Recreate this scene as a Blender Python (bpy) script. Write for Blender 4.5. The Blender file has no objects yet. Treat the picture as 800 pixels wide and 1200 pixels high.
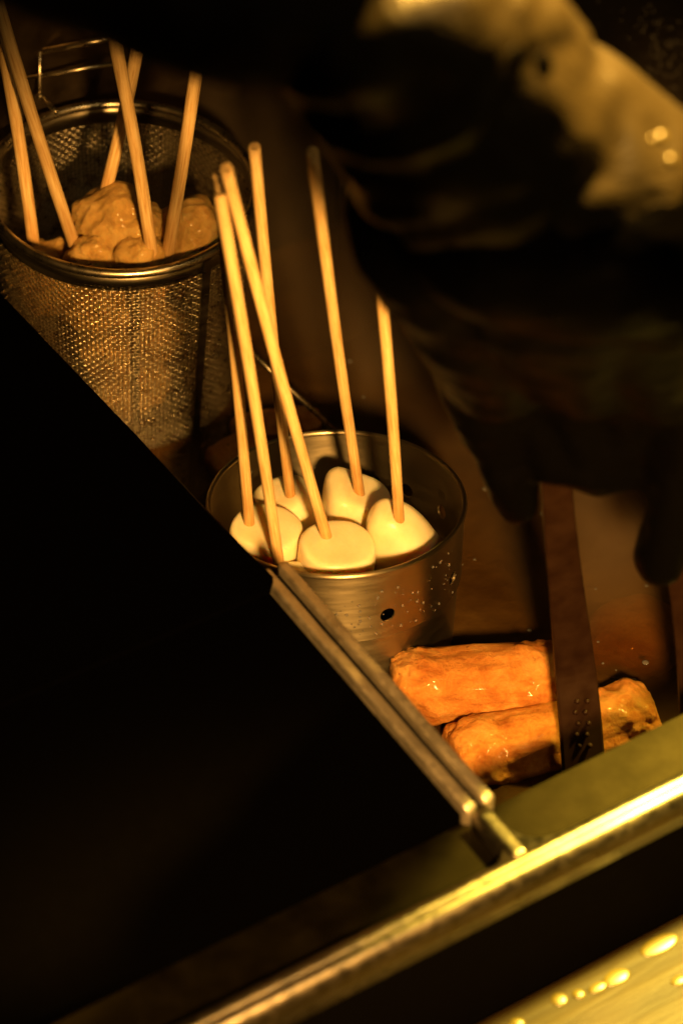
import bpy, bmesh, math, random
import numpy as np
from mathutils import Vector, Matrix, noise

random.seed(7)
R = math.radians
S = bpy.context.scene
COL = S.collection

# ------------------------------------------------------------------ camera
FPX = 2754.0                    # focal length in units of an 800 px wide frame
PITCH = R(42.0)
DIST = 0.9
FW = Vector((0, math.cos(PITCH), -math.sin(PITCH)))
UP = Vector((0, math.sin(PITCH), math.cos(PITCH)))
RT = Vector((1, 0, 0))
CAM = -DIST * FW + Vector((0.001, 0, 0)) - UP * (10 / FPX * DIST)
cd = bpy.data.cameras.new('camera')
cam = bpy.data.objects.new('camera', cd)
COL.objects.link(cam)
cam.matrix_world = Matrix((
    (RT.x, UP.x, -FW.x, CAM.x),
    (RT.y, UP.y, -FW.y, CAM.y),
    (RT.z, UP.z, -FW.z, CAM.z),
    (0, 0, 0, 1)))
cd.sensor_fit = 'HORIZONTAL'
cd.sensor_width = 24.0
cd.lens = FPX / 800 * 24.0
cd.clip_start = 0.02
cd.clip_end = 20
cd.dof.use_dof = True
cd.dof.focus_distance = 0.90
cd.dof.aperture_fstop = 7.5
cd.dof.aperture_blades = 0
S.camera = cam

# ------------------------------------------------------------------ world and light
w = bpy.data.worlds.new('World')
S.world = w
w.use_nodes = True
bg = w.node_tree.nodes['Background']
bg.inputs['Color'].default_value = (1.0, 0.45, 0.12, 1)
bg.inputs['Strength'].default_value = 0.0012

S.view_settings.view_transform = 'Standard'
S.view_settings.look = 'None'
S.view_settings.exposure = 0.0
S.view_settings.gamma = 1.0
S.view_settings.use_curve_mapping = False
S.render.engine = 'CYCLES'
S.cycles.max_bounces = 8
S.cycles.transparent_max_bounces = 16
S.cycles.caustics_reflective = False
S.cycles.caustics_refractive = False
S.cycles.sample_clamp_indirect = 4.0
S.cycles.use_denoising = True


def look(o, target):
    d = Vector(target) - o.location
    o.rotation_euler = d.to_track_quat('-Z', 'Y').to_euler()


def spot(name, loc, target, power, color, size, angle, blend):
    l = bpy.data.lights.new(name, 'SPOT')
    l.energy = power
    l.color = color
    l.shadow_soft_size = size
    l.spot_size = R(angle)
    l.spot_blend = blend
    o = bpy.data.objects.new(name, l)
    COL.objects.link(o)
    o.location = loc
    look(o, target)
    return o


# the stall's warm hooded bulb, low at the customer's right
spot('stall_bulb', (0.086, -0.51, 0.336), (0.012, -0.100, 0.016), 42, (1.0, 0.50, 0.12), 0.024, 44, 0.45)
# yellow bulb hanging over the right end of the stall
spot('yellow_bulb', (0.40, 0.08, 0.58), (0.168, -0.172, 0.03), 380, (1.0, 0.68, 0.09), 0.03, 23, 0.98)
# added narrow spot that brightens the arm from above, no visible source
spot('arm_spot', (0.20, 0.10, 0.80), (0.052, -0.158, 0.285), 320, (1.0, 0.52, 0.085), 0.04, 19, 0.8)
# added weak fill point that lifts the shade and sets off glints
pl = bpy.data.lights.new('fill_light', 'POINT'); pl.energy = 2.6; pl.color = (1.0, 0.66, 0.25); pl.shadow_soft_size = 0.03
po = bpy.data.objects.new('fill_light', pl); COL.objects.link(po); po.location = (0.42, -0.45, 0.85)


# ------------------------------------------------------------------ helpers
def ray(x, y):
    return FW + RT * ((x - 400) / FPX) + UP * ((600 - y) / FPX)


def PZ(x, y, z):                # photo pixel -> point at height z
    r = ray(x, y)
    return CAM + r * ((z - CAM.z) / r.z)


def PY(x, y, Y):                # photo pixel -> point at depth plane y = Y
    r = ray(x, y)
    return CAM + r * ((Y - CAM.y) / r.y)


def PD(x, y, d):                # photo pixel -> point at camera distance d
    return CAM + ray(x, y) * d


def tag(o, label=None, cat=None, group=None, kind=None):
    if label: o['label'] = label
    if cat: o['category'] = cat
    if group: o['group'] = group
    if kind: o['kind'] = kind
    return o


def empty(name, loc=(0, 0, 0), mat=None):
    o = bpy.data.objects.new(name, None)
    o.empty_display_size = 0.01
    COL.objects.link(o)
    o.matrix_world = mat if mat is not None else Matrix.Translation(Vector(loc))
    return o


def link_mesh(name, me, m, parent=None, smooth=True):
    o = bpy.data.objects.new(name, me)
    COL.objects.link(o)
    if m is not None and len(me.materials) == 0:
        me.materials.append(m)
    if smooth and len(me.polygons):
        me.polygons.foreach_set('use_smooth', [True] * len(me.polygons))
    if parent is not None:
        o.parent = parent           # coordinates are given in the parent's frame
    return o


def obj(name, bm, m, parent=None, smooth=True, world=False):
    me = bpy.data.meshes.new(name)
    bmesh.ops.recalc_face_normals(bm, faces=bm.faces)
    bm.to_mesh(me)
    bm.free()
    o = link_mesh(name, me, m, parent, smooth)
    if world and parent is not None:
        o.matrix_parent_inverse = parent.matrix_world.inverted()
    return o


def frame_from(p0, p1):
    """matrix with origin p0 and +Z towards p1"""
    z = (p1 - p0).normalized()
    q = Vector((0, 0, 1)).rotation_difference(z)
    return Matrix.Translation(p0) @ q.to_matrix().to_4x4()


def tube(bm, pts, rad, n=10, cap=True, closed=False):
    pts = [Vector(p) for p in pts]
    if not hasattr(rad, '__len__'):
        rad = [rad] * len(pts)
    rings = []
    prev = None
    N = len(pts)
    for i, p in enumerate(pts):
        a = pts[i - 1] if (i > 0 or closed) else pts[i]
        b = pts[(i + 1) % N] if (i < N - 1 or closed) else pts[i]
        t = (b - a).normalized()
        if prev is None:
            ref = Vector((0, 0, 1)) if abs(t.z) < 0.9 else Vector((1, 0, 0))
            x = t.cross(ref).normalized()
        else:
            x = (prev - t * prev.dot(t)).normalized()
        prev = x
        y = t.cross(x)
        rings.append([bm.verts.new(p + (x * math.cos(2 * math.pi * k / n) + y * math.sin(2 * math.pi * k / n)) * rad[i]) for k in range(n)])
    M = N if closed else N - 1
    for i in range(M):
        A, B = rings[i], rings[(i + 1) % N]
        for k in range(n):
            bm.faces.new((A[k], A[(k + 1) % n], B[(k + 1) % n], B[k]))
    if cap and not closed:
        bm.faces.new(rings[0][::-1])
        bm.faces.new(rings[-1])
    return bm


def lathe(bm, prof, n=96, close_bottom=False, close_loop=False):
    rings = []
    for r, z in prof:
        rings.append([bm.verts.new((r * math.cos(2 * math.pi * k / n), r * math.sin(2 * math.pi * k / n), z)) for k in range(n)])
    m = len(prof) if close_loop else len(prof) - 1
    for i in range(m):
        A, B = rings[i], rings[(i + 1) % len(prof)]
        for k in range(n):
            bm.faces.new((A[k], A[(k + 1) % n], B[(k + 1) % n], B[k]))
    if close_bottom:
        bm.faces.new(rings[-1])
    return bm


def prism(bm, poly, z0, z1):
    """poly: list of Vector(x,y) in world; extruded from z0 to z1"""
    lo = [bm.verts.new((p.x, p.y, z0)) for p in poly]
    hi = [bm.verts.new((p.x, p.y, z1)) for p in poly]
    n = len(poly)
    bm.faces.new(lo[::-1])
    bm.faces.new(hi)
    for i in range(n):
        bm.faces.new((lo[i], lo[(i + 1) % n], hi[(i + 1) % n], hi[i]))
    return bm


def bevel(bm, w, seg=2, ang=0.6):
    es = [e for e in bm.edges if len(e.link_faces) == 2 and e.calc_face_angle(0) > ang]
    bmesh.ops.bevel(bm, geom=es, offset=w, segments=seg, profile=0.5, affect='EDGES', clamp_overlap=True)
    return bm


def fbm(p, octv=4):
    return noise.fractal(p, 1.0, 2.0, octv)


# ------------------------------------------------------------------ materials
def mat(name, color, rough=0.5, metal=0.0, spec=0.5):
    m = bpy.data.materials.new(name)
    m.use_nodes = True
    b = m.node_tree.nodes['Principled BSDF']
    b.inputs['Base Color'].default_value = (*color, 1)
    b.inputs['Roughness'].default_value = rough
    b.inputs['Metallic'].default_value = metal
    b.inputs['Specular IOR Level'].default_value = spec
    return m, m.node_tree, b


def nd(nt, t, **kw):
    n = nt.nodes.new(t)
    for k, v in kw.items():
        if k in n.inputs: n.inputs[k].default_value = v
        else: setattr(n, k, v)
    return n


def coords(nt, scale=(1, 1, 1), src='Object'):
    tc = nd(nt, 'ShaderNodeTexCoord')
    mp = nd(nt, 'ShaderNodeMapping')
    mp.inputs['Scale'].default_value = scale
    nt.links.new(tc.outputs[src], mp.inputs['Vector'])
    return mp.outputs['Vector']


def nz(nt, vec, scale, detail=4.0, rough=0.5, dist=0.0):
    n = nd(nt, 'ShaderNodeTexNoise')
    n.inputs['Scale'].default_value = scale
    n.inputs['Detail'].default_value = detail
    n.inputs['Roughness'].default_value = rough
    n.inputs['Distortion'].default_value = dist
    nt.links.new(vec, n.inputs['Vector'])
    return n.outputs['Fac']


def ramp(nt, fac, stops):
    r = nd(nt, 'ShaderNodeValToRGB')
    el = r.color_ramp.elements
    while len(el) < len(stops): el.new(0.5)
    for e, (p, c) in zip(el, stops):
        e.position = p
        e.color = (*c, 1) if len(c) == 3 else c
    nt.links.new(fac, r.inputs['Fac'])
    return r.outputs['Color']


def bump(nt, b, h, strength, dist):
    n = nd(nt, 'ShaderNodeBump')
    n.inputs['Strength'].default_value = strength
    n.inputs['Distance'].default_value = dist
    nt.links.new(h, n.inputs['Height'])
    nt.links.new(n.outputs['Normal'], b.inputs['Normal'])
    return n


def rough_var(nt, b, fac, lo, hi):
    n = nd(nt, 'ShaderNodeMapRange')
    n.inputs['From Min'].default_value = 0.3
    n.inputs['From Max'].default_value = 0.7
    n.inputs['To Min'].default_value = lo
    n.inputs['To Max'].default_value = hi
    nt.links.new(fac, n.inputs['Value'])
    nt.links.new(n.outputs['Result'], b.inputs['Roughness'])


def steel(name, col=(0.52, 0.50, 0.44), lo=0.2, hi=0.45, scale=60, stretch=(1, 1, 1), bs=0.05, blot=True):
    m, nt, b = mat(name, col, 0.3, 1.0)
    v = coords(nt, stretch)
    f = nz(nt, v, scale, 5, 0.6)
    rough_var(nt, b, f, lo, hi)
    if blot:
        f2 = nz(nt, coords(nt), 45, 5, 0.65)
        c = ramp(nt, f2, [(0.3, tuple(x * 0.62 for x in col)), (0.65, col)])
        nt.links.new(c, b.inputs['Base Color'])
    bump(nt, b, f, bs, 0.0005)
    return m


STEEL_RIM = steel('brushed_steel', (0.27, 0.235, 0.17), lo=0.26, hi=0.42, scale=300, stretch=(1, 1, 1), bs=0.06)
STEEL_RAIL = steel('scratched_steel', (0.74, 0.66, 0.52), 0.46, 0.60, 400, (1, 1, 1), 0.15)
STEEL_CUP = steel('cup_steel', (0.42, 0.36, 0.24), 0.32, 0.42, 500, (0.1, 0.1, 1), 0.05, blot=False)
_n = STEEL_CUP.node_tree
_tg = nd(_n, 'ShaderNodeTangent', direction_type='RADIAL', axis='Z')
_n.links.new(_tg.outputs[0], _n.nodes['Principled BSDF'].inputs['Tangent'])
_n.nodes['Principled BSDF'].inputs['Anisotropic'].default_value = 0.65
_n.nodes['Principled BSDF'].inputs['Anisotropic Rotation'].default_value = 0.25
STEEL_WIRE = steel('wire_steel', (0.52, 0.46, 0.34), 0.24, 0.34, 200, blot=False, bs=0)
STEEL_COLLAR = steel('collar_steel', (0.34, 0.30, 0.22), 0.25, 0.4, 300, (0.1, 0.1, 1))
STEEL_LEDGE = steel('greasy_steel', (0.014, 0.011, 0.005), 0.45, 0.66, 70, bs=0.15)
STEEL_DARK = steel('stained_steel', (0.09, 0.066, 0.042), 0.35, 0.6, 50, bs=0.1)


def mk_black(name, c=0.006, rough=0.45, spec=0.25, bs=0.0, sc=200):
    m, nt, b = mat(name, (c, c * 0.85, c * 0.7), rough, 0, spec)
    v = coords(nt)
    f = nz(nt, v, sc, 4)
    rough_var(nt, b, f, rough - 0.08, rough + 0.1)
    if bs: bump(nt, b, f, bs, 0.001)
    return m


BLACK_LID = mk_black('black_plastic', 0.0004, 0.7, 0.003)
BLACK_PANEL = mk_black('black_panel', 0.001, 0.7, 0.01)
GAP = mk_black('dark_gap', 0.006, 0.7, 0.1)  # shade of the divider gap put into a dark colour


def mk_bamboo(tint, name):
    m, nt, b = mat(name, (0.7, 0.48, 0.22), 0.5, 0, 0.3)
    v = coords(nt, (1, 1, 0.045))
    f = nz(nt, v, 1500, 4, 0.6)
    g = nz(nt, coords(nt, (1, 1, 0.35)), 60, 4, 0.6)
    k = nz(nt, coords(nt, (1, 1, 0.10)), 420, 3, 0.7)
    a = ramp(nt, f, [(0.30, (0.46 * tint, 0.27 * tint, 0.09 * tint)), (0.5, (0.68 * tint, 0.47 * tint, 0.21 * tint)), (0.72, (0.80 * tint, 0.62 * tint, 0.32 * tint))])
    s = ramp(nt, g, [(0.28, (0.62, 0.52, 0.42)), (0.5, (1, 1, 1))])
    d = ramp(nt, k, [(0.26, (0.5, 0.36, 0.22)), (0.36, (1, 1, 1))])
    mx = nd(nt, 'ShaderNodeMix', data_type='RGBA', blend_type='MULTIPLY'); mx.inputs[0].default_value = 0.55
    nt.links.new(a, mx.inputs[6]); nt.links.new(s, mx.inputs[7])
    my = nd(nt, 'ShaderNodeMix', data_type='RGBA', blend_type='MULTIPLY'); my.inputs[0].default_value = 0.45
    nt.links.new(mx.outputs[2], my.inputs[6]); nt.links.new(d, my.inputs[7])
    sx = nd(nt, 'ShaderNodeSeparateXYZ')
    nt.links.new(coords(nt), sx.inputs[0])
    ad = nd(nt, 'ShaderNodeMath', operation='MULTIPLY_ADD')       # ragged soaked line just above the food
    nt.links.new(g, ad.inputs[0]); ad.inputs[1].default_value = 0.03; nt.links.new(sx.outputs[2], ad.inputs[2])
    wet = ramp(nt, ad.outputs[0], [(0.030, (0.66, 0.50, 0.34)), (0.062, (1, 1, 1))])
    mw = nd(nt, 'ShaderNodeMix', data_type='RGBA', blend_type='MULTIPLY'); mw.inputs[0].default_value = 0.8
    nt.links.new(my.outputs[2], mw.inputs[6]); nt.links.new(wet, mw.inputs[7])
    oi = nd(nt, 'ShaderNodeObjectInfo')
    hv = nd(nt, 'ShaderNodeHueSaturation')
    vr = nd(nt, 'ShaderNodeMapRange'); vr.inputs['To Min'].default_value = 0.78; vr.inputs['To Max'].default_value = 1.12
    nt.links.new(oi.outputs['Random'], vr.inputs['Value']); nt.links.new(vr.outputs['Result'], hv.inputs['Value'])
    nt.links.new(mw.outputs[2], hv.inputs['Color'])
    nt.links.new(hv.outputs['Color'], b.inputs['Base Color'])
    bump(nt, b, f, 0.25, 0.0003)
    return m


BAMBOO = mk_bamboo(1.0, 'pale_bamboo')
BAMBOO_B = mk_bamboo(0.9, 'tan_bamboo')


def mk_cake():
    m, nt, b = mat('rice_cake', (0.83, 0.79, 0.68), 0.33, 0, 0.45)
    v = coords(nt)
    f = nz(nt, v, 55, 4, 0.6)
    c = ramp(nt, f, [(0.3, (0.70, 0.59, 0.36)), (0.6, (0.82, 0.74, 0.50))])
    s = nz(nt, v, 900, 2, 0.5)
    sp = ramp(nt, s, [(0.20, (0.35, 0.26, 0.15)), (0.24, (1, 1, 1))])
    mx = nd(nt, 'ShaderNodeMix', data_type='RGBA', blend_type='MULTIPLY'); mx.inputs[0].default_value = 0.4
    nt.links.new(c, mx.inputs[6]); nt.links.new(sp, mx.inputs[7])
    nt.links.new(mx.outputs[2], b.inputs['Base Color'])
    b.inputs['Subsurface Weight'].default_value = 0.4
    b.inputs['Subsurface Radius'].default_value = (1.0, 0.6, 0.28)
    b.inputs['Subsurface Scale'].default_value = 0.011
    bump(nt, b, nz(nt, v, 420, 5, 0.65), 0.12, 0.001)
    return m


CAKE = mk_cake()


def mk_fish(name, lo, mid, hi, spots=True, coat=0.35):
    m, nt, b = mat(name, mid, 0.48, 0, 0.25)
    v = coords(nt)
    f = nz(nt, v, 120, 6, 0.68, 0.6)
    c = ramp(nt, f, [(0.28, lo), (0.5, mid), (0.72, hi)])
    if spots:
        s = nz(nt, v, 260, 2, 0.5)
        sp = ramp(nt, s, [(0.22, (0.16, 0.08, 0.03)), (0.29, (1, 1, 1))])
        mx = nd(nt, 'ShaderNodeMix', data_type='RGBA', blend_type='MULTIPLY'); mx.inputs[0].default_value = 0.85
        nt.links.new(c, mx.inputs[6]); nt.links.new(sp, mx.inputs[7])
        c = mx.outputs[2]
    nt.links.new(c, b.inputs['Base Color'])
    b.inputs['Coat Weight'].default_value = coat
    b.inputs['Coat Roughness'].default_value = 0.10
    b.inputs['Subsurface Weight'].default_value = 0.25
    b.inputs['Subsurface Radius'].default_value = (1.0, 0.4, 0.15)
    b.inputs['Subsurface Scale'].default_value = 0.003
    bump(nt, b, nz(nt, v, 330, 8, 0.75), 0.9, 0.0022)
    return m


FISH = mk_fish('fried_fishcake', (0.34, 0.10, 0.014), (0.56, 0.23, 0.045), (0.66, 0.36, 0.10), True, 0.10)
FRIT = mk_fish('fried_fritter', (0.26, 0.13, 0.03), (0.46, 0.28, 0.08), (0.58, 0.40, 0.15), False, 0.12)
DAIKON = mk_fish('simmered_radish', (0.20, 0.11, 0.035), (0.27, 0.155, 0.05), (0.32, 0.20, 0.07), False, 0.15)


def mk_broth():
    m, nt, b = mat('broth', (0.10, 0.05, 0.012), 0.16, 0, 0.35)
    v = coords(nt)
    f = nz(nt, v, 14, 5, 0.6, 0.4)
    c = ramp(nt, f, [(0.3, (0.028, 0.012, 0.003)), (0.55, (0.075, 0.038, 0.009)), (0.75, (0.14, 0.078, 0.02))])
    nt.links.new(c, b.inputs['Base Color'])
    bump(nt, b, nz(nt, v, 75, 5, 0.6), 0.35, 0.004)
    t = nd(nt, 'ShaderNodeBsdfTransparent')
    t.inputs['Color'].default_value = (0.80, 0.50, 0.20, 1)
    mx = nd(nt, 'ShaderNodeMixShader')
    mx.inputs[0].default_value = 0.56
    out = nt.nodes['Material Output']
    nt.links.new(t.outputs[0], mx.inputs[1])
    nt.links.new(b.outputs[0], mx.inputs[2])
    nt.links.new(mx.outputs[0], out.inputs['Surface'])
    return m


BROTH = mk_broth()


def mk_wood():
    m, nt, b = mat('oiled_wood', (0.3, 0.16, 0.04), 0.4, 0, 0.15)
    v = coords(nt, (0.06, 1, 1))
    f = nz(nt, v, 160, 5, 0.65, 0.3)
    c = ramp(nt, f, [(0.3, (0.007, 0.0035, 0.0005)), (0.48, (0.013, 0.008, 0.0006)), (0.7, (0.024, 0.016, 0.001))])
    nt.links.new(c, b.inputs['Base Color'])
    b.inputs['Coat Weight'].default_value = 0.12
    b.inputs['Coat Roughness'].default_value = 0.3
    bump(nt, b, f, 0.3, 0.001)
    return m


WOOD = mk_wood()


def mk_glass():
    m, nt, b = mat('water_drop', (0.9, 0.9, 0.9), 0.03, 0, 0.8)
    b.inputs['Transmission Weight'].default_value = 0.9
    b.inputs['IOR'].default_value = 1.33
    return m


DROP = mk_glass()


def mk_glove():
    m, nt, b = mat('black_rubber', (0.0008, 0.0007, 0.0006), 0.6, 0, 0.02)
    v = coords(nt)
    f = nz(nt, v, 60, 4, 0.6, 0.5)
    rough_var(nt, b, f, 0.38, 0.55)
    bump(nt, b, f, 0.35, 0.004)
    return m


GLOVE = mk_glove()


def mk_sleeve():
    m, nt, b = mat('crinkled_sleeve', (0.022, 0.0165, 0.006), 0.38, 0, 0.6)
    v = coords(nt)
    f = nz(nt, v, 45, 5, 0.6, 0.8)
    bump(nt, b, f, 0.4, 0.005)
    return m


SKIN, _nt, _b = mat('skin', (0.55, 0.30, 0.18), 0.5, 0, 0.35)
_b.inputs['Subsurface Weight'].default_value = 0.2
_b.inputs['Subsurface Scale'].default_value = 0.004
_f = nz(_nt, coords(_nt), 60, 4)
_nt.links.new(ramp(_nt, _f, [(0.3, (0.46, 0.23, 0.13)), (0.7, (0.60, 0.34, 0.21))]), _b.inputs['Base Color'])
CLOTH = mk_black('dark_cloth', 0.012, 0.85, 0.15, 0.3, 120)
TONG, _nt, _b = mat('dark_tong_metal', (0.10, 0.045, 0.02), 0.45, 0.0, 0.1)
_f = nz(_nt, coords(_nt), 120, 4)
rough_var(_nt, _b, _f, 0.38, 0.6)
_nt.links.new(ramp(_nt, _f, [(0.3, (0.010, 0.004, 0.002)), (0.7, (0.018, 0.008, 0.004))]), _b.inputs['Base Color'])  # dark tone also carries the shadow of the hand

# ------------------------------------------------------------------ vat frame
# local axes of the vat: V along the front rim (to the right), U away from the customer
T0 = PZ(612, 1010, 0.03); T0.z = 0
V = Vector((0.8490, 0.5284, 0)).normalized()
U = Vector((-0.5284, 0.8490, 0)).normalized()


def VU(v, u, z=0.0):
    p = T0 + V * v + U * u
    return Vector((p.x, p.y, z))


def toVU(p):
    d = Vector((p.x, p.y, 0)) - T0
    return d.dot(V), d.dot(U)


Z_RIM = 0.030
Z_LEDGE = 0.022
Z_BROTH = -0.058
vL = sum(toVU(PZ(x, y, Z_RIM))[0] for x, y in ((318, 682), (475, 855), (545, 935))) / 3
vR = sum(toVU(PZ(x, y, Z_RIM))[0] for x, y in ((337, 682), (492, 845), (578, 921))) / 3
uL0 = toVU(PZ(556, 943, Z_RIM))[1]
uR0 = toVU(PZ(584, 928, Z_RIM))[1]
uB = 0.43                       # back of the wells
v_max = 0.62
v_min = -0.50
u_in = 0.5 * (toVU(PZ(590, 940, Z_LEDGE))[1] + toVU(PZ(800, 837, Z_LEDGE))[1])
print('vL', vL, 'vR', vR, 'uL0', uL0, 'uR0', uR0, 'u_in', u_in,
      'rim out', [toVU(PZ(x, y, Z_RIM))[1] for x, y in ((640, 1030), (800, 950), (400, 1155))],
      'rim in', [toVU(PZ(x, y, Z_RIM))[1] for x, y in ((650, 997), (800, 920), (400, 1110))],
      'lid', [toVU(PZ(x, y, 0.024)) for x, y in ((555, 950), (400, 1020), (250, 1095))],
      'counter', [toVU(PZ(x, y, -0.03)) for x, y in ((570, 1200), (800, 1070))])

vat = empty('serving_vat', VU(0, 0, Z_RIM))
tag(vat, 'stainless steel serving vat with bright front rim and twin divider rails', 'food warmer')


def sweep(prof, p_of, s0, s1, n=2):
    """prof: list of (a, z); p_of(s, a, z) -> Vector; solid bar between s0 and s1"""
    bm = bmesh.new()
    rings = []
    for i in range(n):
        s = s0 + (s1 - s0) * i / (n - 1)
        rings.append([bm.verts.new(p_of(s, a, z)) for a, z in prof])
    m = len(prof)
    for i in range(n - 1):
        for k in range(m):
            bm.faces.new((rings[i][k], rings[i][(k + 1) % m], rings[i + 1][(k + 1) % m], rings[i + 1][k]))
    bm.faces.new(rings[0][::-1])
    bm.faces.new(rings[-1])
    return bm


def rounded_bar(wd, h, r, n=6):
    """cross-section with rounded top corners, centre a=0, top z=0, going down to -h"""
    pts = [(-wd / 2, -h)]
    for k in range(n + 1):
        t = math.pi - k * (math.pi / 2) / n
        pts.append((-wd / 2 + r + r * math.cos(t), -r + r * math.sin(t)))
    for k in range(n + 1):
        t = math.pi / 2 - k * (math.pi / 2) / n
        pts.append((wd / 2 - r + r * math.cos(t), -r + r * math.sin(t)))
    pts.append((wd / 2, -h))
    return pts


# front rim: shallow double-facet bar along V
RIM_IN, RIM_OUT = 0.0045, -0.0060
prof = [(RIM_IN, 0.016), (RIM_IN, 0.0275), (RIM_IN - 0.0006, 0.0290), (RIM_IN - 0.002, 0.0300), (0.0012, 0.0304), (-0.0004, 0.0300),
        (-0.0008, 0.0296), (-0.0014, 0.0298), (-0.0036, 0.0292), (-0.0050, 0.0276), (-0.0058, 0.0252), (RIM_OUT, 0.022), (RIM_OUT, 0.016)]
obj('front_rim', sweep(prof, lambda s, a, z: VU(s, a, z), v_min, v_max, 40), STEEL_RIM, vat, world=True)

u1 = toVU(PZ(322, 684, Z_RIM))[1]
# divider rails (each the rolled edge of one well) and a dark strip standing in for the shaded gap
for v0, u0, nm in ((vL, uL0, 'divider_rail'), (vR, uR0, 'divider_rail')):
    bm = bmesh.new()
    pr = rounded_bar(0.0044, 0.012, 0.0012)
    rings = []
    for i in range(60):
        u = u0 + (u1 + 0.008 - u0) * i / 59
        wob = 0.00018 * noise.noise((u * 40, v0 * 90, 1.3))
        rings.append([bm.verts.new(VU(v0 + a + wob, u, Z_RIM + z + 0.6 * wob)) for a, z in pr])
    for i in range(59):
        for k in range(len(pr)):
            bm.faces.new((rings[i][k], rings[i][(k + 1) % len(pr)], rings[i + 1][(k + 1) % len(pr)], rings[i + 1][k]))
    # rounded nose
    c = bm.verts.new(VU(v0, u0 - 0.0003, Z_RIM - 0.005))
    for k in range(len(pr)):
        bm.faces.new((rings[0][(k + 1) % len(pr)], rings[0][k], c))
    bm.faces.new(rings[-1])
    obj(nm, bm, STEEL_RAIL, vat, world=True)
bm = prism(bmesh.new(), [Vector(VU(v, u).xy) for v, u in ((vL + 0.0022, uL0), (vR - 0.0022, uL0), (vR - 0.0022, u1 + 0.006), (vL + 0.0022, u1 + 0.006))], 0.012, 0.0265)
obj('gap_shade', bm, GAP, vat, smooth=False, world=True)

# T bar joining the divider to the rim, with filleted corners
def tbar():
    hw = 0.0030
    vc = 0.5 * (vL + vR) - 0.0012
    top = uL0 - 0.0022
    fr, fl = 0.012, 0.006
    poly = [(vc - hw, top), (vc - hw, RIM_IN + fl)]
    for k in range(1, 8):
        t = k / 8 * math.pi / 2
        poly.append((vc - hw - fl + fl * math.cos(t), RIM_IN + fl - fl * math.sin(t)))
    poly += [(vc - hw - fl, RIM_IN - 0.001), (vc + hw + fr, RIM_IN - 0.001)]
    for k in range(1, 12):
        t = math.pi / 2 - k / 12 * math.pi / 2
        poly.append((vc + hw + fr - fr * math.cos(t), RIM_IN + fr - fr * math.sin(t)))
    poly += [(vc + hw, RIM_IN + fr), (vc + hw, top)]
    return [Vector(VU(a, b).xy) for a, b in poly]


bm = prism(bmesh.new(), tbar(), 0.016, 0.0288)
bevel(bm, 0.0012, 3, 0.9)
obj('corner_plate', bm, STEEL_RIM, vat, world=True)
pr = rounded_bar(0.0058, 0.014, 0.0018, 8)
obj('corner_bar', sweep(pr, lambda s_, a_, z_: VU(0.5 * (vL + vR) - 0.0012 + a_, s_, Z_RIM + 0.0002 + z_), RIM_IN - 0.003, uL0 - 0.0024, 8), STEEL_RIM, vat, world=True)

gap_strip = prism(bmesh.new(), [Vector(VU(a_, b_).xy) for a_, b_ in ((0.0052, RIM_IN + 0.0125), (0.0068, RIM_IN + 0.0125), (0.0068, uR0 - 0.002), (0.0042, uR0 - 0.002))], 0.0215, 0.0235)  # dark strip carrying the shaded gap line on to the corner
obj('gap_shade', gap_strip, GAP, vat, smooth=False, world=True)
# recessed ledges left and right of the T bar
vc = 0.5 * (vL + vR) - 0.0012


def plate(name, v0, v1, u0, u1, z0, z1, m, bv=0.0006):
    bm = prism(bmesh.new(), [Vector(VU(a, b).xy) for a, b in ((v0, u0), (v1, u0), (v1, u1), (v0, u1))], z0, z1)
    if bv: bevel(bm, bv, 2)
    return obj(name, bm, m, vat, smooth=False, world=True)


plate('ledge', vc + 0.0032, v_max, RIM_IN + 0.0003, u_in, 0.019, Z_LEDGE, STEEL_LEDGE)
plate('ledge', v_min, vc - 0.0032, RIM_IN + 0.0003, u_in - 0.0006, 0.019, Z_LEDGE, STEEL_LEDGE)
# right well: walls and floor
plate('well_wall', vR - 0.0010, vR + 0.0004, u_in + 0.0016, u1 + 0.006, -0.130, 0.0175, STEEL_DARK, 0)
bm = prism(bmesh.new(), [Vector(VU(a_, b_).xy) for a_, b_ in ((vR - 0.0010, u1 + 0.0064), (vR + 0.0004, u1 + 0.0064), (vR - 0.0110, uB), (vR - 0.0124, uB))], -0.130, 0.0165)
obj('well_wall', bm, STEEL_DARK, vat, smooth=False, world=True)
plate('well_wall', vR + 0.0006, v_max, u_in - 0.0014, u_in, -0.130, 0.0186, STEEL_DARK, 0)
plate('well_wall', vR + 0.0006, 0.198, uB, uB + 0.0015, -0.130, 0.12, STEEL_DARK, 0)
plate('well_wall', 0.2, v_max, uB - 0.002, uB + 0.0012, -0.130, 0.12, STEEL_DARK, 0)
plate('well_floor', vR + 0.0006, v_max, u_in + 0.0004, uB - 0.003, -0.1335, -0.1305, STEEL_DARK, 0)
# black customer-side panel under the rim
plate('front_panel', v_min, v_max, -0.0052, -0.0012, -0.16, 0.0155, BLACK_PANEL, 0)

# broth surface
bm = bmesh.new()
n1, n2 = 90, 60
gv = [[bm.verts.new(VU(vR + 0.0008 - 0.0112 * max(0.0, (u_in + (uB - u_in) * j / n2 - u1) / (uB - u1)) + (v_max - vR - 0.001) * i / n1, u_in + 0.001 + (uB - u_in - 0.004) * j / n2,
      Z_BROTH + 0.0006 * noise.noise((i * 0.31, j * 0.31, 0.2)))) for j in range(n2 + 1)] for i in range(n1 + 1)]
for i in range(n1):
    for j in range(n2):
        bm.faces.new((gv[i][j], gv[i + 1][j], gv[i + 1][j + 1], gv[i][j + 1]))
tag(obj('broth', bm, BROTH), 'murky brown broth filling the right well of the vat', 'broth', kind='structure')

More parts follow.
